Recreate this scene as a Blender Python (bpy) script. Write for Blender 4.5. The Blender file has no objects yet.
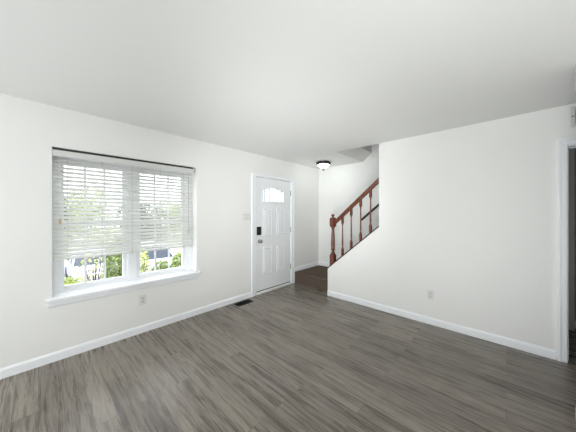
import bpy, bmesh, math, random
from mathutils import Vector, Matrix
from math import radians as R, sin, cos, pi
random.seed(7)
S = bpy.context.scene
C = S.collection

# ------------------------------------------------------------------ camera
cam = bpy.data.cameras.new('camera')
camo = bpy.data.objects.new('camera', cam); C.objects.link(camo)
H, CAMZ, D1, D2, D3 = 2.44, 1.413, 3.158, 3.42, 4.41
cam.sensor_width = 36.0
cam.lens = 233.4 / 576 * 36
cam.shift_y = -2.5 / 576
cam.clip_start = 0.02; cam.clip_end = 300
camo.location = (0, 0, CAMZ)
camo.rotation_euler = (R(90), 0, R(43.09 - 90))
S.camera = camo

# ------------------------------------------------------------------ sky, sun, large lights, exposure
W = bpy.data.worlds.new('overcast_sky'); S.world = W; W.use_nodes = True
bg = W.node_tree.nodes['Background']
bg.inputs[0].default_value = (0.90, 0.95, 1.0, 1)
bg.inputs[1].default_value = 3.6

def light(name, kind, loc, rot, energy, color=(1, 1, 1), **kw):
    l = bpy.data.lights.new(name, kind); o = bpy.data.objects.new(name, l); C.objects.link(o)
    o.location = loc; o.rotation_euler = rot; l.energy = energy; l.color = color
    for k, v in kw.items(): setattr(l, k, v)
    return o

light('sun', 'SUN', (0, -20, 20), (R(42), 0, R(12)), 6.5, (1, 0.97, 0.9), angle=R(6))
# unseen area light added at the rear wall to brighten the room
light('rear_fill_light', 'AREA', (-2.32, 1.45, 1.3), (0, R(-90), 0), 33, (0.97, 0.985, 1.0), shape='RECTANGLE', size=1.5, size_y=2.3)
# fill spots added near the camera as assumed flashes, to even the room's light
def aim(p, q): return (Vector(q) - Vector(p)).to_track_quat('-Z', 'Y').to_euler()
FA, FB = (-0.45, -0.15, 1.55), (-0.9, -0.05, 0.35)
FC = (-0.5, -0.1, 0.45)
light('corner_fill', 'SPOT', FA, aim(FA, (3.2, 3.2, 1.25)), 205, (0.97, 0.985, 1.0), spot_size=R(56), spot_blend=1.0, shadow_soft_size=0.25)
light('high_fill', 'SPOT', FB, aim(FB, (3.5, 2.9, H)), 215, (0.97, 0.985, 1.0), spot_size=R(50), spot_blend=1.0, shadow_soft_size=0.25)
light('side_fill', 'SPOT', FC, aim(FC, (2.9, 0.3, H)), 180, (0.97, 0.985, 1.0), spot_size=R(95), spot_blend=1.0, shadow_soft_size=0.35)
light('window_fill', 'SPOT', FA, aim(FA, (0.95, 3.2, 1.4)), 60, (0.97, 0.985, 1.0), spot_size=R(80), spot_blend=1.0, shadow_soft_size=0.35)

S.view_settings.view_transform = 'Standard'
S.view_settings.look = 'None'
S.view_settings.exposure = 0.0
S.view_settings.gamma = 1.0
S.view_settings.use_curve_mapping = False

# ------------------------------------------------------------------ materials
def mat(name, color, rough=0.6, metal=0.0, spec=0.5, bump=None, emit=None, vary=0.0, vscale=6.0):
    m = bpy.data.materials.new(name); m.use_nodes = True
    nt = m.node_tree; b = nt.nodes['Principled BSDF']
    b.inputs['Base Color'].default_value = (*color, 1)
    b.inputs['Roughness'].default_value = rough
    b.inputs['Metallic'].default_value = metal
    b.inputs['Specular IOR Level'].default_value = spec
    tc = nt.nodes.new('ShaderNodeTexCoord')
    if vary:
        n = nt.nodes.new('ShaderNodeTexNoise'); n.inputs['Scale'].default_value = vscale; n.inputs['Detail'].default_value = 4
        nt.links.new(tc.outputs['Object'], n.inputs['Vector'])
        r = nt.nodes.new('ShaderNodeValToRGB')
        r.color_ramp.elements[0].position = 0.3; r.color_ramp.elements[1].position = 0.7
        r.color_ramp.elements[0].color = (*[c * (1 - vary) for c in color], 1)
        r.color_ramp.elements[1].color = (*[min(1, c * (1 + vary)) for c in color], 1)
        nt.links.new(n.outputs['Fac'], r.inputs['Fac']); nt.links.new(r.outputs['Color'], b.inputs['Base Color'])
    if bump:
        n = nt.nodes.new('ShaderNodeTexNoise'); n.inputs['Scale'].default_value = bump[0]; n.inputs['Detail'].default_value = 3
        nt.links.new(tc.outputs['Object'], n.inputs['Vector'])
        bp = nt.nodes.new('ShaderNodeBump'); bp.inputs['Strength'].default_value = bump[1]; bp.inputs['Distance'].default_value = bump[2]
        nt.links.new(n.outputs['Fac'], bp.inputs['Height']); nt.links.new(bp.outputs['Normal'], b.inputs['Normal'])
    if emit:
        b.inputs['Emission Color'].default_value = (*emit[0], 1); b.inputs['Emission Strength'].default_value = emit[1]
    return m

M = {}
M['wall'] = mat('wall_paint', (0.845, 0.845, 0.82), 0.85, spec=0.2, bump=(180, 0.15, 0.002), vary=0.01, vscale=1.5)
M['ceil'] = mat('ceiling_paint', (0.87, 0.875, 0.855), 0.9, spec=0.15, bump=(140, 0.2, 0.002))
M['trim'] = mat('white_trim_paint', (0.90, 0.92, 0.935), 0.4, bump=(60, 0.03, 0.001))
M['door'] = mat('door_paint', (0.87, 0.89, 0.90), 0.45, bump=(90, 0.05, 0.001))
M['vinyl'] = mat('white_vinyl', (0.90, 0.915, 0.93), 0.35, vary=0.01)
M['slat'] = mat('white_slat', (0.91, 0.915, 0.895), 0.5, bump=(40, 0.05, 0.001))
def translucent(m, fac, c):
    nt = m.node_tree; b = nt.nodes['Principled BSDF']; o = nt.nodes['Material Output']
    t = nt.nodes.new('ShaderNodeBsdfTranslucent'); t.inputs[0].default_value = (*c, 1); x = nt.nodes.new('ShaderNodeMixShader'); x.inputs[0].default_value = fac
    nt.links.new(b.outputs[0], x.inputs[1]); nt.links.new(t.outputs[0], x.inputs[2]); nt.links.new(x.outputs[0], o.inputs[0])
translucent(M['slat'], 0.38, (0.93, 0.93, 0.90))
M['bar'] = mat('grille_bar_grey', (0.17, 0.18, 0.20), 0.5, vary=0.02)
M['cord'] = mat('cord_grey', (0.60, 0.60, 0.57), 0.8, bump=(400, 0.2, 0.001))
M['tan'] = mat('tassel_tan', (0.60, 0.45, 0.28), 0.6, vary=0.1)
M['darkrail'] = mat('dark_rail_strip', (0.03, 0.032, 0.03), 0.5, vary=0.1)  # near-black colour for the strip along the top of the blind
M['plastic'] = mat('white_plastic', (0.74, 0.74, 0.71), 0.4, vary=0.01)
M['greyplastic'] = mat('grey_plastic', (0.66, 0.66, 0.63), 0.5, vary=0.02)
M['slot'] = mat('slot_dark', (0.11, 0.11, 0.10), 0.7, vary=0.1)
M['black'] = mat('black_plastic', (0.013, 0.014, 0.016), 0.5, spec=0.25, vary=0.15)
M['keys'] = mat('keypad_grey', (0.035, 0.038, 0.042), 0.3, vary=0.1)
M['nickel'] = mat('satin_nickel', (0.42, 0.41, 0.39), 0.3, metal=1.0, vary=0.05)
M['bronze'] = mat('oil_rubbed_bronze', (0.035, 0.028, 0.022), 0.4, metal=0.4, vary=0.2)
M['registermetal'] = mat('register_black', (0.008, 0.008, 0.009), 0.75, spec=0.15, vary=0.2)
M['globe'] = mat('frosted_globe', (0.9, 0.9, 0.86), 0.4, emit=((0.93, 1.0, 0.97), 15.5), vary=0.01)
M['saddle'] = mat('threshold_paint', (0.74, 0.75, 0.74), 0.4, vary=0.03)
M['rubber'] = mat('door_sweep', (0.05, 0.045, 0.04), 0.8, vary=0.1)

def glass(name, tint=(1, 1, 1), gloss=0.06):
    m = bpy.data.materials.new(name); m.use_nodes = True; nt = m.node_tree; nt.nodes.clear()
    o = nt.nodes.new('ShaderNodeOutputMaterial'); mx = nt.nodes.new('ShaderNodeMixShader')
    t = nt.nodes.new('ShaderNodeBsdfTransparent'); g = nt.nodes.new('ShaderNodeBsdfGlossy')
    t.inputs[0].default_value = (*tint, 1); g.inputs['Roughness'].default_value = 0.02
    mx.inputs[0].default_value = gloss
    nt.links.new(t.outputs[0], mx.inputs[1]); nt.links.new(g.outputs[0], mx.inputs[2]); nt.links.new(mx.outputs[0], o.inputs[0])
    return m
M['glass'] = glass('window_glass')

def wood(name, c0, c1, axis_scale, rough=0.3):
    m = mat(name, c0, rough); nt = m.node_tree; b = nt.nodes['Principled BSDF']
    tc = nt.nodes.new('ShaderNodeTexCoord'); mp = nt.nodes.new('ShaderNodeMapping'); mp.inputs['Scale'].default_value = axis_scale
    n = nt.nodes.new('ShaderNodeTexNoise'); n.inputs['Scale'].default_value = 5; n.inputs['Detail'].default_value = 6; n.inputs['Distortion'].default_value = 0.6
    r = nt.nodes.new('ShaderNodeValToRGB'); r.color_ramp.elements[0].position = 0.35; r.color_ramp.elements[1].position = 0.68
    r.color_ramp.elements[0].color = (*c0, 1); r.color_ramp.elements[1].color = (*c1, 1)
    L = nt.links.new
    L(tc.outputs['Object'], mp.inputs[0]); L(mp.outputs[0], n.inputs['Vector']); L(n.outputs['Fac'], r.inputs['Fac']); L(r.outputs[0], b.inputs['Base Color'])
    return m
M['cherry'] = wood('cherry_wood', (0.095, 0.024, 0.012), (0.20, 0.056, 0.026), (9, 9, 1.2), 0.25)
M['darkwood'] = wood('dark_walnut', (0.018, 0.010, 0.008), (0.05, 0.025, 0.018), (9, 1.5, 1.5), 0.35)
M['stripwood'] = wood('dark_cherry_strip', (0.03, 0.009, 0.007), (0.06, 0.018, 0.013), (9, 1.5, 1.5), 0.35)

def floor_material():
    m = mat('grey_oak_planks', (0.2, 0.18, 0.16), 0.42); nt = m.node_tree; b = nt.nodes['Principled BSDF']; L = nt.links.new
    N = nt.nodes.new
    tc = N('ShaderNodeTexCoord')
    sep = N('ShaderNodeSeparateXYZ'); L(tc.outputs['Object'], sep.inputs[0])
    cmb = N('ShaderNodeCombineXYZ'); L(sep.outputs['Y'], cmb.inputs['X']); L(sep.outputs['X'], cmb.inputs['Y'])
    br = N('ShaderNodeTexBrick'); L(cmb.outputs[0], br.inputs['Vector'])
    br.offset = 0.37; br.offset_frequency = 2; br.squash = 1.0
    br.inputs['Scale'].default_value = 1.0; br.inputs['Brick Width'].default_value = 1.22; br.inputs['Row Height'].default_value = 0.128
    br.inputs['Mortar Size'].default_value = 0.0012; br.inputs['Mortar Smooth'].default_value = 0.2; br.inputs['Bias'].default_value = 0.0
    br.inputs['Color1'].default_value = (0, 0, 0, 1); br.inputs['Color2'].default_value = (1, 1, 1, 1); br.inputs['Mortar'].default_value = (0.5, 0.5, 0.5, 1)
    # offset every plank's grain by its random value
    off = N('ShaderNodeVectorMath'); off.operation = 'MULTIPLY_ADD'
    L(br.outputs['Color'], off.inputs[0]); off.inputs[1].default_value = (7.3, 3.1, 5.7); L(tc.outputs['Object'], off.inputs[2])
    mp = N('ShaderNodeMapping'); mp.inputs['Scale'].default_value = (30, 1.5, 1); L(off.outputs[0], mp.inputs[0])
    n1 = N('ShaderNodeTexNoise'); n1.inputs['Scale'].default_value = 1.0; n1.inputs['Detail'].default_value = 8; n1.inputs['Roughness'].default_value = 0.65; n1.inputs['Distortion'].default_value = 0.5
    L(mp.outputs[0], n1.inputs['Vector'])
    mp2 = N('ShaderNodeMapping'); mp2.inputs['Scale'].default_value = (210, 8, 1); L(off.outputs[0], mp2.inputs[0])
    n2 = N('ShaderNodeTexNoise'); n2.inputs['Scale'].default_value = 1.0; n2.inputs['Detail'].default_value = 4; L(mp2.outputs[0], n2.inputs['Vector'])
    mp3 = N('ShaderNodeMapping'); mp3.inputs['Scale'].default_value = (9, 0.8, 1); L(off.outputs[0], mp3.inputs[0])
    n3 = N('ShaderNodeTexNoise'); n3.inputs['Scale'].default_value = 1.0; n3.inputs['Detail'].default_value = 3; n3.inputs['Distortion'].default_value = 0.4; L(mp3.outputs[0], n3.inputs['Vector'])
    # cathedral rings out of the contour lines of the soft noise
    mul = N('ShaderNodeMath'); mul.operation = 'MULTIPLY'; mul.inputs[1].default_value = 60; L(n3.outputs['Fac'], mul.inputs[0])
    sn = N('ShaderNodeMath'); sn.operation = 'SINE'; L(mul.outputs[0], sn.inputs[0])
    ramp = N('ShaderNodeValToRGB'); cr = ramp.color_ramp
    cr.elements[0].position = 0.31; cr.elements[0].color = (0.064, 0.052, 0.042, 1)
    cr.elements[1].position = 0.84; cr.elements[1].color = (0.34, 0.302, 0.25, 1)
    e = cr.elements.new(0.53); e.color = (0.180, 0.154, 0.126, 1)
    a1 = N('ShaderNodeMath'); a1.operation = 'MULTIPLY_ADD'; a1.inputs[1].default_value = 0.7; a1.inputs[2].default_value = -0.35; L(n2.outputs['Fac'], a1.inputs[0])
    a2 = N('ShaderNodeMath'); a2.operation = 'ADD'; L(n1.outputs['Fac'], a2.inputs[0]); L(a1.outputs[0], a2.inputs[1])
    a3 = N('ShaderNodeMath'); a3.operation = 'MULTIPLY_ADD'; a3.inputs[1].default_value = 0.05; L(sn.outputs[0], a3.inputs[0]); L(a2.outputs[0], a3.inputs[2])
    a4 = N('ShaderNodeMath'); a4.operation = 'MULTIPLY_ADD'; a4.inputs[1].default_value = 0.16; L(br.outputs['Color'], a4.inputs[0]); L(a3.outputs[0], a4.inputs[2])
    L(a4.outputs[0], ramp.inputs['Fac'])
    # seams
    mix = N('ShaderNodeMix'); mix.data_type = 'RGBA'
    L(br.outputs['Fac'], mix.inputs[0]); L(ramp.outputs[0], mix.inputs[6]); mix.inputs[7].default_value = (0.055, 0.048, 0.042, 1)
    L(mix.outputs[2], b.inputs['Base Color'])
    rr = N('ShaderNodeMapRange'); rr.inputs['To Min'].default_value = 0.20; rr.inputs['To Max'].default_value = 0.36; L(n1.outputs['Fac'], rr.inputs['Value']); L(rr.outputs[0], b.inputs['Roughness'])
    bp = N('ShaderNodeBump'); bp.inputs['Strength'].default_value = 0.25; bp.inputs['Distance'].default_value = 0.002
    L(a2.outputs[0], bp.inputs['Height']); L(bp.outputs[0], b.inputs['Normal'])
    return m
M['floor'] = floor_material()

def carpet_material():
    m = mat('brown_carpet', (0.06, 0.047, 0.038), 0.98, spec=0.1, bump=(420, 0.9, 0.006)); nt = m.node_tree; b = nt.nodes['Principled BSDF']
    tc = nt.nodes.new('ShaderNodeTexCoord'); n = nt.nodes.new('ShaderNodeTexNoise'); n.inputs['Scale'].default_value = 130; n.inputs['Detail'].default_value = 5
    r = nt.nodes.new('ShaderNodeValToRGB'); r.color_ramp.elements[0].position = 0.3; r.color_ramp.elements[1].position = 0.7
    r.color_ramp.elements[0].color = (0.058, 0.045, 0.035, 1); r.color_ramp.elements[1].color = (0.205, 0.16, 0.125, 1)
    nt.links.new(tc.outputs['Object'], n.inputs['Vector']); nt.links.new(n.outputs['Fac'], r.inputs['Fac']); nt.links.new(r.outputs[0], b.inputs['Base Color'])
    return m
M['carpet'] = carpet_material()
M['asphalt'] = mat('pale_asphalt', (0.205, 0.20, 0.235), 0.9, vary=0.08, vscale=3)
M['lawn'] = mat('lawn_green', (0.36, 0.38, 0.28), 0.95, vary=0.25, vscale=9)
M['bark'] = mat('bark_brown', (0.10, 0.07, 0.05), 0.9, vary=0.3, vscale=14)
def leafmat(name, c): return mat(name, c, 0.35, spec=0.5, vary=0.55, vscale=26)
M['leaf'] = leafmat('leaf_green', (0.34, 0.43, 0.15))
M['leafy'] = leafmat('leaf_yellow_green', (0.50, 0.58, 0.17))
M['leafd'] = leafmat('leaf_deep_green', (0.085, 0.11, 0.06))
M['silver'] = mat('silver_car_paint', (0.70, 0.71, 0.76), 0.3, metal=0.2, vary=0.02)
M['bluecar'] = mat('blue_grey_car_paint', (0.52, 0.55, 0.68), 0.3, metal=0.2, vary=0.02)
M['carglass'] = mat('dark_car_glass', (0.02, 0.03, 0.05), 0.1, vary=0.1)
M['tyre'] = mat('tyre_rubber', (0.02, 0.02, 0.02), 0.8, vary=0.1)
M['lens'] = mat('headlamp_lens', (0.75, 0.78, 0.8), 0.15, vary=0.05)

# ------------------------------------------------------------------ mesh helpers
def box(bm, x0, x1, y0, y1, z0, z1):
    xs, ys, zs = sorted((x0, x1)), sorted((y0, y1)), sorted((z0, z1))
    v = [bm.verts.new((x, y, z)) for x in xs for y in ys for z in zs]
    for f in ((0, 1, 3, 2), (4, 6, 7, 5), (0, 4, 5, 1), (2, 3, 7, 6), (0, 2, 6, 4), (1, 5, 7, 3)):
        bm.faces.new([v[i] for i in f])
    return v

def prism(bm, poly, axis, a, b):
    """extrude a 2-D polygon along axis from a to b; poly holds the other two coordinates in xyz order"""
    def P(p, t):
        return {'x': (t, p[0], p[1]), 'y': (p[0], t, p[1]), 'z': (p[0], p[1], t)}[axis]
    va = [bm.verts.new(P(p, a)) for p in poly]; vb = [bm.verts.new(P(p, b)) for p in poly]
    n = len(poly)
    bm.faces.new(va); bm.faces.new(vb)
    for i in range(n): bm.faces.new((va[i], va[(i + 1) % n], vb[(i + 1) % n], vb[i]))

def lathe(bm, prof, origin=(0, 0, 0), axis='z', seg=24, rot=None):
    """prof: list of (radius, height)"""
    rings = []
    for r, h in prof:
        ring = []
        for k in range(seg):
            a = 2 * pi * k / seg
            p = Vector((r * cos(a), r * sin(a), h))
            if axis == 'x': p = Vector((p.z, p.x, p.y))
            if axis == 'y': p = Vector((p.x, p.z, p.y))
            ring.append(bm.verts.new(p + Vector(origin)))
        rings.append(ring)
    for a, b in zip(rings, rings[1:]):
        for k in range(seg): bm.faces.new((a[k], a[(k + 1) % seg], b[(k + 1) % seg], b[k]))
    bm.faces.new(rings[0]); bm.faces.new(rings[-1])

def tube(bm, pts, r, seg=8):
    pts = [Vector(p) for p in pts]
    rings = []
    for i, p in enumerate(pts):
        d = (pts[min(i + 1, len(pts) - 1)] - pts[max(i - 1, 0)]).normalized()
        u = d.cross(Vector((0, 0, 1)))
        if u.length < 1e-3: u = d.cross(Vector((1, 0, 0)))
        u.normalize(); w = d.cross(u)
        rr = r[i] if isinstance(r, (list, tuple)) else r
        rings.append([bm.verts.new(p + rr * (cos(2 * pi * k / seg) * u + sin(2 * pi * k / seg) * w)) for k in range(seg)])
    for a, b in zip(rings, rings[1:]):
        for k in range(seg): bm.faces.new((a[k], a[(k + 1) % seg], b[(k + 1) % seg], b[k]))
    bm.faces.new(rings[0]); bm.faces.new(rings[-1])

def loops(bm, ls, cap=True):
    """bridge a list of equal-length vertex loops (lists of xyz)"""
    rs = [[bm.verts.new(p) for p in l] for l in ls]
    n = len(rs[0])
    for a, b in zip(rs, rs[1:]):
        for k in range(n): bm.faces.new((a[k], a[(k + 1) % n], b[(k + 1) % n], b[k]))
    if cap: bm.faces.new(rs[-1])

def ring_prism(bm, outer, inner, y0, y1):
    """frame between two closed outlines in the xz plane, from y0 (front) to y1"""
    n = len(outer)
    A = [[bm.verts.new((p[0], y, p[1])) for p in o] for o in (outer, inner) for y in (y0, y1)]
    of, ob, inf, inb = A
    for k in range(n):
        j = (k + 1) % n
        bm.faces.new((of[k], of[j], inf[j], inf[k])); bm.faces.new((ob[k], ob[j], inb[j], inb[k]))
        bm.faces.new((of[k], of[j], ob[j], ob[k])); bm.faces.new((inf[k], inf[j], inb[j], inb[k]))

def B(): return bmesh.new()

def obj(name, bm, m, parent=None, bevel=0.0, smooth=False, seg=2):
    bmesh.ops.recalc_face_normals(bm, faces=bm.faces[:])
    if parent is not None:
        p = parent; loc = Vector((0, 0, 0))
        while p is not None: loc += p.location; p = p.parent
        bmesh.ops.translate(bm, verts=bm.verts[:], vec=-loc)
    me = bpy.data.meshes.new(name); bm.to_mesh(me); bm.free()
    if smooth:
        for p in me.polygons: p.use_smooth = True
        me.set_sharp_from_angle(angle=R(40))
    o = bpy.data.objects.new(name, me); C.objects.link(o); me.materials.append(m)
    if parent is not None: o.parent = parent
    if bevel:
        md = o.modifiers.new('bevel', 'BEVEL'); md.width = bevel; md.segments = seg; md.limit_method = 'ANGLE'; md.angle_limit = R(35)
    return o

def tag(o, label, cat, group=None, kind=None):
    o['label'] = label; o['category'] = cat
    if group: o['group'] = group
    if kind: o['kind'] = kind
    return o

def thing(name, label, cat, loc, group=None, kind=None):
    o = bpy.data.objects.new(name, None); o.empty_display_size = 0.1; C.objects.link(o); o.location = loc
    return tag(o, label, cat, group, kind)

def struct(name, bm, m, label, cat, bevel=0.0):
    o = obj(name, bm, m, None, bevel); return tag(o, label, cat, None, 'structure')

def copy_tree(o, parent=None):
    c = o.copy(); C.objects.link(c)
    if parent is not None: c.parent = parent
    for ch in list(o.children): copy_tree(ch, c)
    return c

# ------------------------------------------------------------------ room shell
XR = -2.25          # rear wall plane
YN = -0.362         # near wall plane (beside the camera)
XN = 2.52           # where the near wall stops
YH = -1.75          # end of the hall
OUT = D1 + 0.24     # outside face of the window wall
WX0, WX1, WZ0, WZ1 = 0.088, 1.507, 0.585, 2.052      # window opening
DX0, DX1, DZ1 = 2.545, 3.487, 2.072                  # front door opening

bm = B(); box(bm, XR - .15, 4.7, YH - .1, OUT, -0.15, 0.0)
struct('floor', bm, M['floor'], 'grey-brown wood plank floor running across the room', 'floor')

bm = B()
XO = 3.54          # back face of the right wall
box(bm, XR - .15, D2 + .001, YH - .1, OUT, H, H + .25)
box(bm, D2, D3 + .2, 2.085, OUT, H, H + .25)
box(bm, D2, D3 + .4, YH - .1, -0.55, H, H + .25)
struct('ceiling', bm, M['ceil'], 'flat white ceiling of the whole room', 'ceiling')

bm = B()
for b in ((XR - .15, WX0, 0, H), (WX1, DX0, 0, H), (DX1, D3 + .2, 0, H), (WX0, WX1, 0, WZ0), (WX0, WX1, WZ1, H), (DX0, DX1, DZ1, H)):
    box(bm, b[0], b[1], D1, OUT, b[2], b[3])
struct('wall_left', bm, M['wall'], 'long white wall holding the window and the front door', 'wall')

# right wall with knee-wall slope beside the stairs and the doorway at its near end
KY0, KZ0, KY1, KZ1 = 2.259, 0.458, 1.368, 1.214
GY0, GY1, GZ = -0.407, -1.22, 2.066
bm = B()
poly = [(KY0, 0), (KY0, KZ0), (KY1, KZ1), (KY1, H), (GY0, H), (GY0, 0)]
prism(bm, poly, 'x', D2, XO)
box(bm, D2, XO, GY1, GY0, GZ, H)
box(bm, D2, XO, YH - .1, GY1, 0, H)
struct('wall_right', bm, M['wall'], 'white wall with sloping end under the banister', 'wall')

bm = B()
box(bm, D3, D3 + .2, -0.60, D1, 0, 5.0)
struct('wall_stair', bm, M['wall'], 'white wall behind the stairs', 'wall')

# upper part of the stairwell
bm = B()
prism(bm, [(2.085, H), (1.90, 2.59), (1.90, 5.0), (2.20, 5.0), (2.20, H + .02)], 'x', D2, D3)
box(bm, D2 - .12, D2, -0.60, 2.2, H + .25, 5.0)
box(bm, D2 - .12, D3 + .2, -0.72, -0.60, H + .25, 5.0)
box(bm, D2 - .12, D3 + .2, -0.72, 2.2, 5.0, 5.12)
struct('wall_stairwell', bm, M['wall'], 'sloping soffit and upper walls over the stairs', 'wall')

bm = B()
RY0, RY1, RZ0, RZ1 = 0.25, 2.65, 0.5, 2.1
for b in ((YN, RY0, 0, H), (RY1, D1, 0, H), (RY0, RY1, 0, RZ0), (RY0, RY1, RZ1, H)):
    box(bm, XR - .15, XR, b[0], b[1], b[2], b[3])
struct('wall_rear', bm, M['wall'], 'white wall behind the camera', 'wall')
bm = B(); box(bm, XR - .15, XN, YN - .12, YN, 0, H); box(bm, XN - .12, XN, YH, YN - .12, 0, H); box(bm, XN - .12, XO, YH - .1, YH, 0, H)
struct('wall_near', bm, M['wall'], 'white wall beside the camera with its corner at the right edge', 'wall')
# dim room behind the doorway
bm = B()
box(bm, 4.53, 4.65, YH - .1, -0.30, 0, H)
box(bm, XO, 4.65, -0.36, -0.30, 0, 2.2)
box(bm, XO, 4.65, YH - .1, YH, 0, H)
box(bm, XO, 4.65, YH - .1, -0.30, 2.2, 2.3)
struct('wall_closet', bm, mat('closet_shade_tone', (0.36, 0.33, 0.27), 0.85, vary=0.02), 'dim walls of the small room through the right doorway', 'wall')  # wall colour darkened to stand in for the room's lack of light

# baseboards: flat board with a rounded bead on top
def base_prof(sign=1, h=0.088, t=0.013):
    return [(0, 0), (t, 0), (t, h - .018), (t * .55, h - .006), (t * .3, h), (0, h)]
def baseboard(name, runs, label):
    """runs: (axis, plane, direction to room, a, b, z)"""
    bm = B()
    for axis, plane, sgn, a, b, z in runs:
        poly = [(plane + sgn * p, z + q) for p, q in base_prof()]
        prism(bm, poly, axis, a, b)
    return struct(name, bm, M['trim'], label, 'baseboard')
baseboard('baseboard_left', [('x', D1, -1, XR, 2.469, 0)], 'white baseboard under the window')
baseboard('baseboard_right', [('y', D2, -1, -0.354, KY0 - .001, 0)], 'white baseboard along the plain right wall')
baseboard('baseboard_landing', [('x', D1, -1, 3.572, D3, .228), ('y', D3, -1, 2.2, D1, .228)], 'white baseboard round the carpeted landing')
baseboard('baseboard_near', [('x', YN, 1, XR, XN, 0), ('y', XN, 1, YH, YN + .013, 0), ('y', XR, 1, YN, D1, 0)], 'white baseboard at the wall corner on the right edge')
baseboard('baseboard_closet', [('y', 4.53, -1, YH, -0.36, 0), ('x', -0.36, -1, XO, 4.53, 0)], 'baseboard in the dim room through the doorway')
bm = B(); box(bm, XN - .35, XN + .012, YN, YN + .0135, 2.262, H)
struct('trim_1', bm, M['ceil'], 'short white header board at the top of the near wall corner', 'trim')

# ------------------------------------------------------------------ front window
win = thing('window_1', 'wide white twin window in the left wall', 'window', ((WX0 + WX1) / 2, D1, WZ0), None, 'structure')
FY0, FY1 = D1 + .145, D1 + .235
GL = ((0.180, 0.684), (0.868, 1.376))
bm = B()
ZF0, ZF1 = WZ0 + .02, WZ1
box(bm, WX0, GL[0][0] - .045, FY0, FY1, ZF0, ZF1)
box(bm, GL[1][1] + .045, WX1, FY0, FY1, ZF0, ZF1)
box(bm, GL[0][1] + .045, GL[1][0] - .045, FY0, FY1, ZF0, ZF1)
box(bm, WX0, WX1, FY0 + .002, FY1 - .002, ZF1 - .05, ZF1 - .001)
box(bm, WX0, WX1, FY0 + .002, FY1 - .002, ZF0 + .001, ZF0 + .022)
obj('window_frame', bm, M['vinyl'], win, .004)
for gi, (a, b) in enumerate(GL):
    for zi, (z0, z1, dy) in enumerate(((0.668, 1.285, 0.018), (1.325, 1.922, 0.05))):
        y0 = FY0 + dy; y1 = y0 + .03
        bm = B(); sw = .046
        zt = z1 + (.083 if zi else .04)
        box(bm, a - sw, a, y0, y1, z0 - .042, zt); box(bm, b, b + sw, y0, y1, z0 - .042, zt)
        zt = z1 + (.083 if zi else .04)
        box(bm, a, b, y0, y1, z0 - .042, z0); box(bm, a, b, y0, y1, z1, zt)
        sash = obj('sash', bm, M['vinyl'], win, .004)
        bm = B()
        for k in (1, 2):
            xm = a + (b - a) * k / 3
            box(bm, xm - .010, xm + .010, y0 + .010, y0 + .021, z0, z1)
        zm = (z0 + z1) / 2
        if zi == 1: box(bm, a, b, y0 + .0102, y0 + .0208, zm - .010, zm + .010)
        obj('muntin', bm, M['vinyl'], sash)
        bm = B(); box(bm, a - .005, b + .005, y0 + .013, y0 + .018, z0 - .005, z1 + .005)
        obj('pane', bm, M['glass'], sash)
bm = B()
box(bm, WX0 - .043, WX1 + .036, D1 - .042, D1, .572, .604)
box(bm, WX0 + .001, WX1 - .001, D1, FY0 + .01, .572, .604)
obj('sill', bm, M['trim'], win, .006, seg=3)
bm = B(); prism(bm, [(D1, .518), (D1 - .010, .522), (D1 - .015, .535), (D1 - .015, .572), (D1, .572)], 'x', WX0 - .030, WX1 + .024)
obj('apron', bm, M['trim'], win)
# unseen rear window, added to let light in
win2 = thing('added_window', 'unseen wide window added behind the camera for light', 'window', (XR, (RY0 + RY1) / 2, RZ0), None, 'structure')
bm = B()
for y0, y1, z0, z1 in ((RY0, RY0 + .06, RZ0, RZ1), (RY1 - .06, RY1, RZ0, RZ1), (1.42, 1.48, RZ0, RZ1), (RY0, RY1, RZ0, RZ0 + .06), (RY0, RY1, RZ1 - .06, RZ1)):
    box(bm, XR - .06, XR - .01, y0, y1, z0, z1)
obj('window_frame', bm, M['vinyl'], win2)

# ------------------------------------------------------------------ blind
BX0, BX1, BY = 0.094, 1.466, D1 + .045
blind = thing('window_blind', 'white horizontal slat blind lowered over most of the window', 'blind', ((BX0 + BX1) / 2, BY, .955))
bm = B(); box(bm, BX0, BX1, BY - .026, BY + .03, 2.022, 2.051)
obj('headrail', bm, M['darkrail'], blind)['label'] = 'dark headrail strip above the white valence'
bm = B()
prism(bm, [(BY - .030, 2.028), (BY - .030, 1.972), (BY - .036, 1.966), (BY - .042, 1.972), (BY - .044, 2.0), (BY - .042, 2.024), (BY - .036, 2.028)], 'x', BX0 - .003, BX1 + .003)
obj('valence', bm, M['slat'], blind)
NS = 25; pitch = (1.984 - 1.005) / (NS - 1); tilt = R(36)
bm = B()
for i in range(NS):
    zc = 1.984 - i * pitch
    prof = []
    for k in range(5):
        t = (k / 4 - .5) * .05; cr = .0022 * (1 - (t / .025) ** 2)
        prof.append((t, cr))
    pts = prof + [(t, c - .0028) for t, c in reversed(prof)]
    # front edge hangs low, back edge high
    poly = [(BY + t * cos(tilt) - c * sin(tilt), zc + t * sin(tilt) + c * cos(tilt)) for t, c in pts]
    prism(bm, poly, 'x', BX0 + .004, BX1 - .004)
obj('slats', bm, M['slat'], blind, smooth=True)
bm = B(); box(bm, BX0 + .004, BX1 - .004, BY - .026, BY + .026, .955, .978)
obj('bottom_rail', bm, M['slat'], blind, .006)
for x in (0.196, 0.470, 0.747, 1.050, 1.338):
    bm = B()
    for y in (BY - .0275, BY + .0275): tube(bm, [(x, y, .966), (x, y, 2.03)], .0014, 6)
    lc = obj('ladder_cord', bm, M['cord'], blind)
    bm = B(); lathe(bm, [(.002, -.004), (.008, -.002), (.008, .004), (.003, .007)], (x, BY - .027, .962), 'y', 12)
    obj('cord_button', bm, M['cord'], lc, smooth=True)
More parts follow.
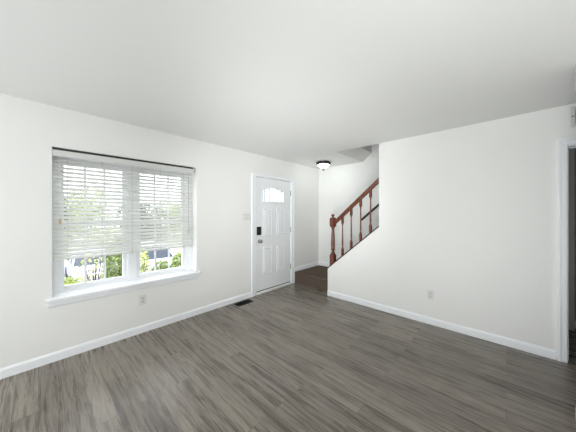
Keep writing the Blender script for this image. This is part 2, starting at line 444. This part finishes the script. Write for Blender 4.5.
for x, z, m, nm in ((0.142, 1.345, M['tan'], 'pull_cord'), (1.392, 1.175, M['cord'], 'tilt_wand')):
    bm = B(); tube(bm, [(x, BY - .048, 1.972), (x, BY - .05, z)], .0025 if nm == 'pull_cord' else .004, 8)
    pc = obj(nm, bm, M['slat'] if nm == 'pull_cord' else M['cord'], blind)
    bm = B(); lathe(bm, [(.003, .03), (.008, .022), (.011, .0), (.010, -.018), (.004, -.026)], (x, BY - .05, z - .01), 'z', 14)
    t = obj('tassel', bm, m, pc, smooth=True)
    if nm == 'pull_cord': t['label'] = 'tan tassel'

# ------------------------------------------------------------------ front door
door = thing('door_1', 'white panelled front door with an arched window', 'door', ((DX0 + DX1) / 2, D1, 0), None, 'structure')
LX0, LX1, LZ0, LZ1 = 2.568, 3.466, 0.052, 2.046
YF = D1 + .018            # room face of the leaf
bm = B()
# casing with a stepped profile
for o, i, y0 in ((.0, .030, -.020), (.022, .076, -.012)):
    a0, a1, zt = DX0 - .076, DX1 + .072, DZ1 + .028
    out = [(a0 + o, 0), (a0 + o, zt - o), (a1 - o, zt - o), (a1 - o, 0)]
    inn = [(a0 + i + .01, 0), (a0 + i + .01, zt - min(i, .045)), (a1 - i - .006, zt - min(i, .045)), (a1 - i - .006, 0)]
    ring = []
    for p, q in ((0, 1), (1, 2), (2, 3)):
        prism(bm, [out[p], out[q], inn[q], inn[p]], 'y', D1 + y0, D1)
obj('casing', bm, M['trim'], door)
bm = B()   # jamb lining
box(bm, DX0, LX0 - .002, D1 - .004, OUT, 0, DZ1); box(bm, LX1 + .002, DX1, D1 - .004, OUT, 0, DZ1); box(bm, LX0 - .002, LX1 + .002, D1 - .004, OUT, LZ1 + .008, DZ1)
obj('jamb', bm, M['trim'], door)
# leaf pieces around the arched light
GX0, GX1, GZ0, GZs, GZp = 2.745, 3.262, 1.632, 1.822, 1.882
NA = 16
arch = [(GX0 + (GX1 - GX0) * k / NA, GZs + (GZp - GZs) * sin(pi * k / NA) ** .8) for k in range(NA + 1)]
bm = B(); YB = YF + .044
box(bm, LX0, LX1, YF, YB, LZ0, GZ0)
box(bm, LX0, GX0, YF, YB, GZ0, LZ1); box(bm, GX1, LX1, YF, YB, GZ0, LZ1)
for k in range(NA):
    prism(bm, [arch[k], arch[k + 1], (arch[k + 1][0], LZ1), (arch[k][0], LZ1)], 'y', YF, YB)
obj('door_leaf', bm, M['door'], door)
for x0, x1 in ((2.740, 2.955), (3.078, 3.293)):
    for z0, z1 in ((0.32, 0.815), (1.01, 1.508)):
        bm = B()
        def rect(i, y): return [(x0 + i, YF + y, z0 + i), (x1 - i, YF + y, z0 + i), (x1 - i, YF + y, z1 - i), (x0 + i, YF + y, z1 - i)]
        loops(bm, [rect(0, .0005), rect(.004, -.006), rect(.012, -.008), rect(.022, -.002), rect(.030, -.0015), rect(.052, -.008)])
        obj('door_panel', bm, M['door'], door)
def outline(g):
    pts = [(GX0 - g, GZ0 - g)] + [(p[0] + (-g if k == 0 else g if k == NA else 0), p[1] + g) for k, p in enumerate(arch)] + [(GX1 + g, GZ0 - g)]
    return pts
bm = B(); ring_prism(bm, outline(.026), outline(-.004), YF - .011, YF + .004)
lf = obj('light_frame', bm, M['door'], door, .004)
bm = B()
for x in (2.795, 2.905, 3.005, 3.105, 3.212):
    zt = GZs + (GZp - GZs) * sin(pi * (x - GX0) / (GX1 - GX0)) ** .8
    box(bm, x - .011, x + .011, YF + .012, YF + .018, GZ0, zt - .002)
obj('muntin', bm, M['bar'], lf)
bm = B(); prism(bm, [(GX0, GZ0)] + arch + [(GX1, GZ0)], 'y', YF + .020, YF + .024)
obj('pane', bm, M['glass'], lf)
# hardware
bm = B(); box(bm, 2.594, 2.684, YF - .026, YF, 1.034, 1.180)
kp = obj('keypad_lock', bm, M['black'], door, .008); kp['label'] = 'black keypad lock'
bm = B()
for i in range(4):
    for j in range(3): box(bm, 2.612 + j * .022, 2.624 + j * .022, YF - .0275, YF - .025, 1.075 + i * .022, 1.088 + i * .022)
obj('keypad_buttons', bm, M['keys'], kp)
bm = B(); lathe(bm, [(.034, 0), (.034, -.006), (.028, -.012), (.013, -.016), (.012, -.034), (.022, -.040), (.029, -.052), (.029, -.062), (.020, -.070), (.004, -.072)], (2.652, YF, .925), 'y', 24)
obj('doorknob', bm, M['nickel'], door, smooth=True)['label'] = 'satin nickel doorknob'
bm = B(); lathe(bm, [(.013, 0), (.013, -.004), (.009, -.006), (.003, -.0065)], (2.636, YF, .765), 'y', 16)
obj('bolt_cover', bm, M['greyplastic'], door, smooth=True)
for z in (1.822, 1.088, .352):
    bm = B(); box(bm, 3.455, 3.479, YF - .012, YF - .003, z - .044, z + .044)
    lathe(bm, [(.007, -.05), (.007, .05)], (3.469, YF - .012, z), 'z', 12)
    for zz in (-.05, .05): lathe(bm, [(.004, zz - .004), (.008, zz), (.004, zz + .004)], (3.469, YF - .012, z), 'z', 10)
    obj('hinge', bm, M['nickel'], door, smooth=True)['label'] = 'nickel hinge'
bm = B(); box(bm, LX0, LX1, YF - .001, YF + .03, .038, LZ0)
obj('sweep', bm, M['rubber'], door)['label'] = 'dark door sweep'
bm = B(); prism(bm, [(D1 - .012, 0), (D1 - .012, .022), (D1 + .01, .036), (OUT, .036), (OUT, 0)], 'x', DX0 + .001, DX1 - .001)
obj('threshold', bm, M['saddle'], door)

# ------------------------------------------------------------------ right doorway
dw = thing('door_2', 'white cased doorway at the right edge of the picture', 'doorway', (D2, (GY0 + GY1) / 2, 0), None, 'structure')
bm = B()
for o, i, t in ((.0, .026, .020), (.024, .066, .013)):
    a0, a1, zt = GY0 + .052, GY1 - .052, GZ + .062
    out = [(a0 - o, 0), (a0 - o, zt - o), (a1 + o, zt - o), (a1 + o, 0)]
    inn = [(a0 - i, 0), (a0 - i, zt - i), (a1 + i, zt - i), (a1 + i, 0)]
    for p, q in ((0, 1), (1, 2), (2, 3)):
        prism(bm, [out[p], out[q], inn[q], inn[p]], 'x', D2 - t, D2)
obj('casing', bm, M['trim'], dw, .003)
bm = B()
box(bm, D2 - .001, XO + .001, GY0 - .018, GY0, 0, GZ); box(bm, D2 - .001, XO + .001, GY1, GY1 + .018, 0, GZ); box(bm, D2 - .001, XO + .001, GY1 + .018, GY0 - .018, GZ - .018, GZ)
box(bm, D2 + .05, D2 + .085, GY0 - .030, GY0 - .018, 0, GZ - .018); box(bm, D2 + .05, D2 + .085, GY1 + .018, GY0 - .018, GZ - .030, GZ - .018)
obj('jamb', bm, M['trim'], dw)

# ------------------------------------------------------------------ stairs
LZ = .228
stairs = thing('carpeted_staircase', 'brown carpeted landing and stairs rising behind the sloping wall', 'stairs', (3.95, 2.7, 0))
def step_mesh(x0, x1, y0, y1, z0, z1, nose, axis):
    bm = B()
    n = .014
    if axis == 'x':    # nose points to -x
        prof = [(x0, z0), (x0, z1 - .042)] + [(x0 - .004 - .020 * sin(pi * (k / 6)), z1 - .040 + .040 * (1 - cos(pi * k / 6)) / 2) for k in range(1, 6)] + [(x0 + .004, z1), (x1, z1), (x1, z0)]
        prism(bm, prof, 'y', y0, y1)
    else:              # nose points to +y
        prof = [(y1, z0), (y1, z1 - .042)] + [(y1 + .004 + .020 * sin(pi * (k / 6)), z1 - .040 + .040 * (1 - cos(pi * k / 6)) / 2) for k in range(1, 6)] + [(y1 - .004, z1), (y0, z1), (y0, z0)]
        prism(bm, prof, 'x', x0, x1)
    return bm
obj('landing', step_mesh(3.572, D3 - .001, 2.20, D1 - .001, 0, LZ, 1, 'x'), M['carpet'], stairs)
RISE, RUN = .203, .2385
for i in range(9):
    y1 = 2.20 - i * RUN; z1 = LZ + (i + 1) * RISE
    obj('step', step_mesh(XO + .002, D3 - .001, max(y1 - RUN * 2, -.28), y1, z1 - RISE * 1.6, z1, 1, 'y'), M['carpet'], stairs)

# ------------------------------------------------------------------ banister
KX = (D2 + XO) / 2 - .005
slope = (KZ1 - KZ0) / (KY1 - KY0)
def kz(y): return KZ0 + slope * (y - KY0)
ban = thing('stair_banister', 'red-brown wooden banister with turned posts on the sloping wall', 'banister', (KX, 2.18, kz(2.18)))
bm = B()
prism(bm, [(KY0 + .004, kz(KY0 + .004) + .001), (KY1, KZ1 + .001), (KY1, KZ1 + .022), (KY0 + .004, kz(KY0 + .004) + .022)], 'x', D2 - .006, XO + .004)
obj('cap_strip', bm, M['stripwood'], ban)['label'] = 'dark wood cap strip on the wall edge'
def square(cx, cy, w, z): return [(cx - w, cy - w, z), (cx + w, cy - w, z), (cx + w, cy + w, z), (cx - w, cy + w, z)]
def rnd(cx, cy, r, z, n=24): return [(cx + r * cos(2 * pi * (k + .5) / n - pi * .75 - pi / n + pi / n), cy + r * sin(2 * pi * (k + .5) / n - pi * .75), z) for k in range(n)]
def slopebox(bm, cx, cy, w, ztop, ch):
    """square block whose foot follows the slope of the wall"""
    v = []
    for sx, sy in ((-1, -1), (1, -1), (1, 1), (-1, 1)):
        v.append((cx + sx * w, cy + sy * w, kz(cy + sy * w) + .016))
    loops(bm, [v, square(cx, cy, w, ztop - ch), square(cx, cy, w * .72, ztop)])
    bm.faces.ensure_lookup_table()
NY, NW = 2.187, .041
bm = B()
slopebox(bm, KX, NY, NW, .722, .028)
lathe(bm, [(.026, .715), (.034, .728), (.036, .738), (.026, .752), (.019, .765), (.021, .775), (.034, .79), (.036, .80), (.030, .812), (.0325, .85), (.034, .90), (.031, 1.0), (.026, 1.09), (.022, 1.14), (.024, 1.15), (.033, 1.162), (.033, 1.170), (.026, 1.178), (.026, 1.19)], (KX, NY, 0), 'z', 24)
loops(bm, [square(KX, NY, NW * .72, 1.178), square(KX, NY, NW, 1.205), square(KX, NY, NW, 1.318), square(KX, NY, NW * .75, 1.342)])
lathe(bm, [(.026, 1.338), (.018, 1.348), (.016, 1.356), (.024, 1.366), (.030, 1.378), (.029, 1.390), (.020, 1.400), (.004, 1.404)], (KX, NY, 0), 'z', 24)
obj('newel_post', bm, M['cherry'], ban, smooth=True)
# handrail
def rz(y): return 1.290 + (1.899 - 1.290) / (1.406 - 2.111) * (y - 2.111)     # underside+~half
prof = [(-.020, -.030), (.020, -.030), (.023, -.018), (.031, .000), (.031, .014), (.022, .026), (.0, .031), (-.022, .026), (-.031, .014), (-.031, .000), (-.023, -.018)]
bm = B()
ya, yb = NY - NW + .002, KY1 + .001
vA = [bm.verts.new((KX + p, ya, rz(ya) + q * 1.3)) for p, q in prof]; vB = [bm.verts.new((KX + p, yb, rz(yb) + q * 1.3)) for p, q in prof]
bm.faces.new(vA); bm.faces.new(vB)
for k in range(len(prof)): bm.faces.new((vA[k], vA[(k + 1) % len(prof)], vB[(k + 1) % len(prof)], vB[k]))
obj('handrail', bm, M['cherry'], ban, smooth=True)
for y in (2.001, 1.842, 1.680, 1.519):
    w = .0165; bm = B()
    z0 = kz(y); z1 = rz(y) - .030
    slopebox(bm, KX, y, w, z0 + .15, .012)
    zt = z1 - .115
    h = zt - (z0 + .15)
    lathe(bm, [(.012, z0 + .146), (.015, z0 + .158), (.015, z0 + .166), (.010, z0 + .178), (.0125, z0 + .20), (.0135, z0 + .25), (.0115, z0 + .15 + h * .6), (.0095, zt - .03), (.013, zt - .02), (.013, zt - .010), (.011, zt + .004)], (KX, y, 0), 'z', 16)
    loops(bm, [square(KX, y, w * .72, zt), square(KX, y, w, zt + .014)] + [[(KX + sx * w, y + sy * w, rz(y + sy * w) - .030) for sx, sy in ((-1, -1), (1, -1), (1, 1), (-1, 1))]])
    obj('baluster', bm, M['cherry'], ban, smooth=True)
# handrail on the far wall
wr = thing('wall_handrail', 'dark wooden handrail fixed to the wall behind the balusters', 'handrail', (D3, 1.95, 1.40))
y0, z0, y1, z1 = 2.085, 1.287, .30, 1.287 + (2.085 - .30) * .848
bm = B(); tube(bm, [(D3 - .062, y0, z0), (D3 - .062, y1, z1)], .021, 14)
obj('rail', bm, M['darkwood'], wr, smooth=True)
for t in (.27, .6, .92):
    y = y0 + (y1 - y0) * t; z = z0 + (z1 - z0) * t
    bm = B(); lathe(bm, [(.026, 0), (.026, -.006), (.012, -.010)], (D3, y, z - .075), 'x', 14)
    tube(bm, [(D3 - .004, y, z - .075), (D3 - .045, y, z - .07), (D3 - .062, y, z - .045), (D3 - .062, y, z - .014)], .007, 8)
    obj('bracket', bm, M['bronze'], wr, smooth=True)

# ------------------------------------------------------------------ foyer ceiling light
cl = thing('ceiling_light', 'lit flush ceiling light with white glass bowl and bronze rim', 'ceiling light', (3.885, 2.665, H))
bm = B(); lathe(bm, [(.125, H), (.140, H - .006), (.144, H - .026), (.138, H - .050), (.116, H - .058)], (3.885, 2.665, 0), 'z', 36)
obj('rim', bm, M['bronze'], cl, smooth=True)['label'] = 'dark bronze rim'
bm = B(); lathe(bm, [(.110, H - .056), (.106, H - .066), (.093, H - .082), (.071, H - .102), (.046, H - .119), (.020, H - .128), (.010, H - .129)], (3.885, 2.665, 0), 'z', 36)
obj('glass_bowl', bm, M['globe'], cl, smooth=True)['label'] = 'glowing white glass bowl'
bm = B(); lathe(bm, [(.020, H - .126), (.030, H - .132), (.029, H - .138), (.014, H - .144), (.020, H - .154), (.016, H - .166), (.003, H - .172)], (3.885, 2.665, 0), 'z', 16)
obj('finial', bm, M['bronze'], cl, smooth=True)['label'] = 'dark bronze finial'

# ------------------------------------------------------------------ floor register
fr = thing('floor_register', 'black metal floor vent beside the baseboard near the door', 'floor vent', (2.215, 3.035, 0))
vx0, vx1, vy0, vy1 = 2.070, 2.362, 2.962, 3.108
bm = B(); ring = lambda i, z: [(vx0 + i, vy0 + i, z), (vx1 - i, vy0 + i, z), (vx1 - i, vy1 - i, z), (vx0 + i, vy1 - i, z)]
loops(bm, [ring(0, .0005), ring(.003, .005), ring(.018, .006), ring(.020, .001)], cap=True)
obj('frame', bm, M['registermetal'], fr)
bm = B()
for k in range(16):
    x = vx0 + .028 + k * (vx1 - vx0 - .056) / 15
    box(bm, x - .0025, x + .0025, vy0 + .022, vy1 - .022, .0012, .0052)
box(bm, vx0 + .02, vx1 - .02, (vy0 + vy1) / 2 - .004, (vy0 + vy1) / 2 + .004, .0013, .0056)
obj('grille', bm, M['registermetal'], fr)

# ------------------------------------------------------------------ outlets and switches
def wall_plate(name, label, cat, wall, pos, z, w, h, group=None):
    """wall 'left': face -y at D1; wall 'right': face -x at D2. returns root and a placing function"""
    if wall == 'left':
        root = thing(name, label, cat, (pos, D1, z - h / 2), group)
        P = lambda a, d, zz: (pos + a, D1 - d, z + zz)
    else:
        root = thing(name, label, cat, (D2, pos, z - h / 2), group)
        P = lambda a, d, zz: (D2 - d, pos - a, z + zz)
    def slab(bm, a0, a1, z0, z1, d0, d1, ins=0.0):
        l0 = [P(a0, d0, z0), P(a1, d0, z0), P(a1, d0, z1), P(a0, d0, z1)]
        l1 = [P(a0 + ins, d1, z0 + ins), P(a1 - ins, d1, z0 + ins), P(a1 - ins, d1, z1 - ins), P(a0 + ins, d1, z1 - ins)]
        loops(bm, [l0, l1])
    bm = B(); slab(bm, -w / 2, w / 2, -h / 2, h / 2, 0, .006, .004)
    obj('plate', bm, M['plastic'], root)
    return root, P, slab
def outlet(name, label, wall, pos, z):
    root, P, slab = wall_plate(name, label, 'outlet', wall, pos, z, .076, .118)
    for dz in (-.021, .021):
        bm = B(); slab(bm, -.017, .017, dz - .0145, dz + .0145, .0055, .0085, .002)
        rc = obj('receptacle', bm, M['greyplastic'], root)
        bm = B()
        slab(bm, -.0085, -.0055, dz - .002, dz + .008, .008, .0090); slab(bm, .0055, .0085, dz - .002, dz + .007, .008, .0090); slab(bm, -.003, .003, dz - .010, dz - .005, .008, .0090)
        obj('slots', bm, M['slot'], rc)
    bm = B(); slab(bm, -.003, .003, -.003, .003, .0055, .0075, .001); obj('screw', bm, M['nickel'], root)
    return root
outlet('wall_outlet', 'white double outlet on the wall below the window', 'left', .845, .387)
outlet('wall_outlet', 'white double outlet low on the plain right wall', 'right', .708, .380)
root, P, slab = wall_plate('switch_plate', 'white triple light switch beside the front door', 'light switch', 'left', 2.366, 1.350, .166, .118)
for a in (-.046, 0, .046):
    bm = B(); slab(bm, a - .006, a + .006, -.013, .013, .0055, .008, .001); slab(bm, a - .004, a + .004, -.001, .011, .0075, .017, .0015)
    obj('toggle', bm, M['plastic'], root)
    for zz in (-.030, .030):
        bm = B(); slab(bm, a - .003, a + .003, zz - .003, zz + .003, .0055, .0072, .001)
        obj('screw', bm, M['greyplastic'], root)

# return register high on the right wall
rg = thing('wall_register', 'pale metal wall vent above the right doorway', 'wall vent', (D2, -.62, 2.222))
ry0, ry1, rz0, rz1 = -.438, -.80, 2.222, 2.415
bm = B(); rr = lambda i, d: [(D2 - d, ry0 - i, rz0 + i), (D2 - d, ry1 + i, rz0 + i), (D2 - d, ry1 + i, rz1 - i), (D2 - d, ry0 - i, rz1 - i)]
loops(bm, [rr(0, .0005), rr(.004, .009), rr(.030, .011), rr(.034, .002)])
obj('frame', bm, M['greyplastic'], rg)
bm = B(); loops(bm, [rr(.033, .0022), rr(.034, .0030)])
obj('opening', bm, M['slot'], rg)['label'] = 'dark opening behind the louvres'
bm = B()
for k in range(7):
    z = rz0 + .045 + k * .017
    prism(bm, [(D2 - .0032, z), (D2 - .0095, z - .006), (D2 - .0095, z - .007), (D2 - .0032, z - .001)], 'y', ry1 + .034, ry0 - .034)
obj('louvres', bm, M['greyplastic'], rg)
for z in (2.320,):
    for y in (ry0 - .016, ry1 + .016):
        bm = B(); lathe(bm, [(.006, -.010), (.006, -.0125), (.003, -.0135)], (D2, y, z), 'x', 12)
        obj('screw', bm, M['slot'], rg)

# ------------------------------------------------------------------ outdoors
def gz(y):      # ground falls from the house to the car park
    t = min(1, max(0, (y - 6.5) / 4.0)); return -.45 - 1.65 * (t * t * (3 - 2 * t))
bm = B()
ys = [OUT] + [4 + .5 * k for k in range(15)]
rows = [[bm.verts.new((x, y, gz(y))) for x in (-12, -4, 0, 4, 10, 30)] for y in ys]
for a, b in zip(rows, rows[1:]):
    for k in range(5): bm.faces.new((a[k], a[k + 1], b[k + 1], b[k]))
tag(obj('forecourt', bm, M['asphalt']), 'pale pavement sloping down outside the window', 'pavement', None, 'structure')
bm = B(); box(bm, -14, 40, 11, 21.5, -2.25, -2.1)
tag(obj('car_park', bm, M['asphalt']), 'pale asphalt car park seen under the blind', 'car park', None, 'structure')
bm = B(); box(bm, -30, 60, 21.5, 60, -2.25, -1.98)
tag(obj('verge', bm, M['lawn']), 'grass verge beyond the car park', 'lawn', None, 'structure')

def leaves(bm, n, pos, size, rng):
    for _ in range(n):
        p = Vector(pos()); s = size * rng.uniform(.6, 1.3)
        a = Vector((rng.gauss(0, 1), rng.gauss(0, 1), rng.gauss(0, .7))).normalized()
        b = a.cross(Vector((rng.gauss(0, 1), rng.gauss(0, 1), rng.gauss(0, 1)))).normalized()
        n_ = a.cross(b)
        v = [bm.verts.new(p + q) for q in (-a * s, b * s * .42 - n_ * s * .12, a * s, -b * s * .42 - n_ * s * .12)]
        bm.faces.new((v[0], v[1], v[2])); bm.faces.new((v[0], v[2], v[3]))

def shrub(name, label, x, y, rx, ry, ztop, n, m, lsize, stems=7, low=0.15, seed=1):
    rng = random.Random(seed); g = gz(y); h = ztop - g
    root = thing(name, label, 'shrub', (x, y, g), 'shrubs outside the window')
    bm = B()
    ends = []
    for k in range(stems):
        a = 2 * pi * k / stems + rng.uniform(-.4, .4); r = rng.uniform(.35, .85)
        e = (x + rx * r * cos(a), y + ry * r * sin(a), g + h * rng.uniform(.7, .95)); ends.append(e)
        mid = (x + rx * r * .35 * cos(a), y + ry * r * .35 * sin(a), g + h * .4)
        tube(bm, [(x + .03 * cos(a), y + .03 * sin(a), g - .02), mid, e], [.014, .010, .004], 6)
    obj('stems', bm, M['bark'], root)
    bm = B()
    def pos():
        while True:
            u = [rng.uniform(-1, 1) for _ in range(3)]
            d = sum(q * q for q in u)
            if .25 < d < 1 and rng.random() < d: break
        z = g + h * (low + (1 - low) * (u[2] + 1) / 2)
        return (x + u[0] * rx, y + u[1] * ry, z)
    leaves(bm, n, pos, lsize, rng)
    obj('foliage', bm, m, root)
    return root
shrub('low_shrub', 'low yellow-green shrub at the left end of the window', .304, 4.7, .28, .26, .48, 900, M['leafy'], .04, seed=3)
shrub('twiggy_shrub', 'sparse shrub of bare forked stems in the left sash', .72, 5.65, .24, .18, .72, 170, M['leafy'], .035, 13, .3, seed=4)
shrub('tall_shrub', 'tall dense green shrub filling the right third of the left sash', .97, 5.03, .22, .26, 1.02, 3600, M['leaf'], .036, seed=5)
shrub('yellow_shrub', 'yellow-green shrub by the central window post', 1.50, 5.72, .19, .18, .668, 420, M['leafy'], .045, seed=6)
shrub('round_shrub', 'round green shrub in the middle of the right sash', 1.69, 5.05, .22, .22, .477, 1300, M['leaf'], .04, seed=7)
shrub('broad_shrub', 'broad green shrub at the right end of the window', 2.385, 5.8, .28, .24, .464, 1700, M['leaf'], .04, seed=8)

def car(name, label, cx, cy, paint, suv):
    """nose towards the house (-y)"""
    g = -2.1
    root = thing(name, label, 'car', (cx, cy, g))
    hgt = 1.68 if suv else 1.45; Ln = 4.5; w = .90; y0 = cy - Ln / 2
    side = [(y0 + .05, .30), (y0, .45), (y0 + .03, .72), (y0 + .15, .86), (y0 + 1.15, 1.0), (y0 + 1.25, 1.0), (y0 + Ln - .1, 1.02), (y0 + Ln, .80), (y0 + Ln, .40), (y0 + Ln - .1, .28)]
    bm = B(); prism(bm, [(p, g + q) for p, q in side], 'x', cx - w, cx + w)
    body = obj('body', bm, paint, root, .07, True, 3)
    yt0, yt1 = y0 + (1.95 if suv else 2.05), y0 + Ln - (.45 if suv else 1.0)
    base = [(cx - w + .05, y0 + 1.1, g + .98), (cx + w - .05, y0 + 1.1, g + .98), (cx + w - .05, y0 + Ln - .15, g + 1.0), (cx - w + .05, y0 + Ln - .15, g + 1.0)]
    top = [(cx - w + .22, yt0, g + hgt - .05), (cx + w - .22, yt0, g + hgt - .05), (cx + w - .22, yt1, g + hgt - .04), (cx - w + .22, yt1, g + hgt - .04)]
    bm = B(); loops(bm, [base, top]); obj('cabin_glass', bm, M['carglass'], root)['label'] = 'dark windscreen and side windows'
    bm = B(); loops(bm, [[(p[0], p[1], p[2] - .02) for p in top], [(p[0], p[1], g + hgt) for p in top]])
    for a, b in zip(base, top): tube(bm, [a, b], .045, 6)
    tube(bm, [((base[0][0] + base[3][0]) / 2, cy + .35, g + .98), ((top[0][0] + top[3][0]) / 2, cy + .35, g + hgt - .05)], .04, 6)
    tube(bm, [((base[1][0] + base[2][0]) / 2, cy + .35, g + .98), ((top[1][0] + top[2][0]) / 2, cy + .35, g + hgt - .05)], .04, 6)
    obj('roof', bm, paint, root, .02)
    bm = B(); box(bm, cx - .42, cx + .42, y0 - .012, y0 + .05, g + .52, g + .70); obj('radiator_grille', bm, M['greyplastic'], root)
    for s in (-1, 1):
        bm = B(); box(bm, cx + s * .50, cx + s * .84, y0 - .010, y0 + .10, g + .62, g + .78); obj('headlamp', bm, M['lens'], root, .02)
        bm = B(); box(bm, cx + s * (w - .02), cx + s * (w + .17), y0 + 1.28, y0 + 1.40, g + 1.0, g + 1.14); obj('wing_mirror', bm, paint, root, .03)
        for yy in (y0 + .85, y0 + Ln - .85):
            bm = B(); lathe(bm, [(.12, -.11), (.29, -.11), (.325, -.08), (.325, .08), (.29, .11), (.12, .11)], (cx + s * (w - .09), yy, g + .325), 'x', 24); obj('wheel', bm, M['tyre'], root, smooth=True)
car('parked_car', 'pale blue-grey car parked beyond the left sash', 1.92, 16.0, M['bluecar'], False)
car('parked_car', 'silver car with a dark windscreen parked beyond the right sash', 4.56, 15.3, M['silver'], True)

def tree(label, x, y, r, hgt, n, m, seed):
    rng = random.Random(seed); g = -1.98
    root = thing('leafy_tree', label, 'tree', (x, y, g), 'trees beyond the car park')
    bm = B(); tube(bm, [(x, y, g - .05), (x + .1, y, g + hgt * .3), (x, y, g + hgt * .75)], [.22, .16, .05], 10)
    for k in range(6):
        a = k * 1.05 + rng.random(); tube(bm, [(x + .08, y, g + hgt * .28 + k * .25), (x + r * .7 * cos(a), y + r * .7 * sin(a), g + hgt * (.5 + .06 * k))], [.08, .02], 6)
    obj('trunk', bm, M['bark'], root)
    cs = [(x + rng.uniform(-.5, .5) * r, y + rng.uniform(-.5, .5) * r, g + hgt * rng.uniform(.32, .85), r * rng.uniform(.4, .65)) for _ in range(14)]
    def pos():
        c = rng.choice(cs); u = Vector((rng.gauss(0, 1), rng.gauss(0, 1), rng.gauss(0, 1))).normalized() * c[3] * rng.uniform(.75, 1.05)
        return (c[0] + u.x, c[1] + u.y, c[2] + u.z)
    bm = B(); leaves(bm, n, pos, .20, rng); obj('foliage', bm, m, root)
tree('leafy tree beyond the car park, farthest left through the blind', -.6, 25, 2.4, 4.4, 2600, M['leafd'], 11)
tree('leafy tree behind the pale blue-grey car', 3.4, 33, 2.8, 5.6, 2800, M['leaf'], 12)
tree('leafy tree beyond the car park, behind the central window post', 7.0, 25, 2.3, 4.0, 2600, M['leafd'], 13)
tree('leafy tree behind the silver car', 12.6, 33, 2.6, 4.6, 2600, M['leaf'], 14)
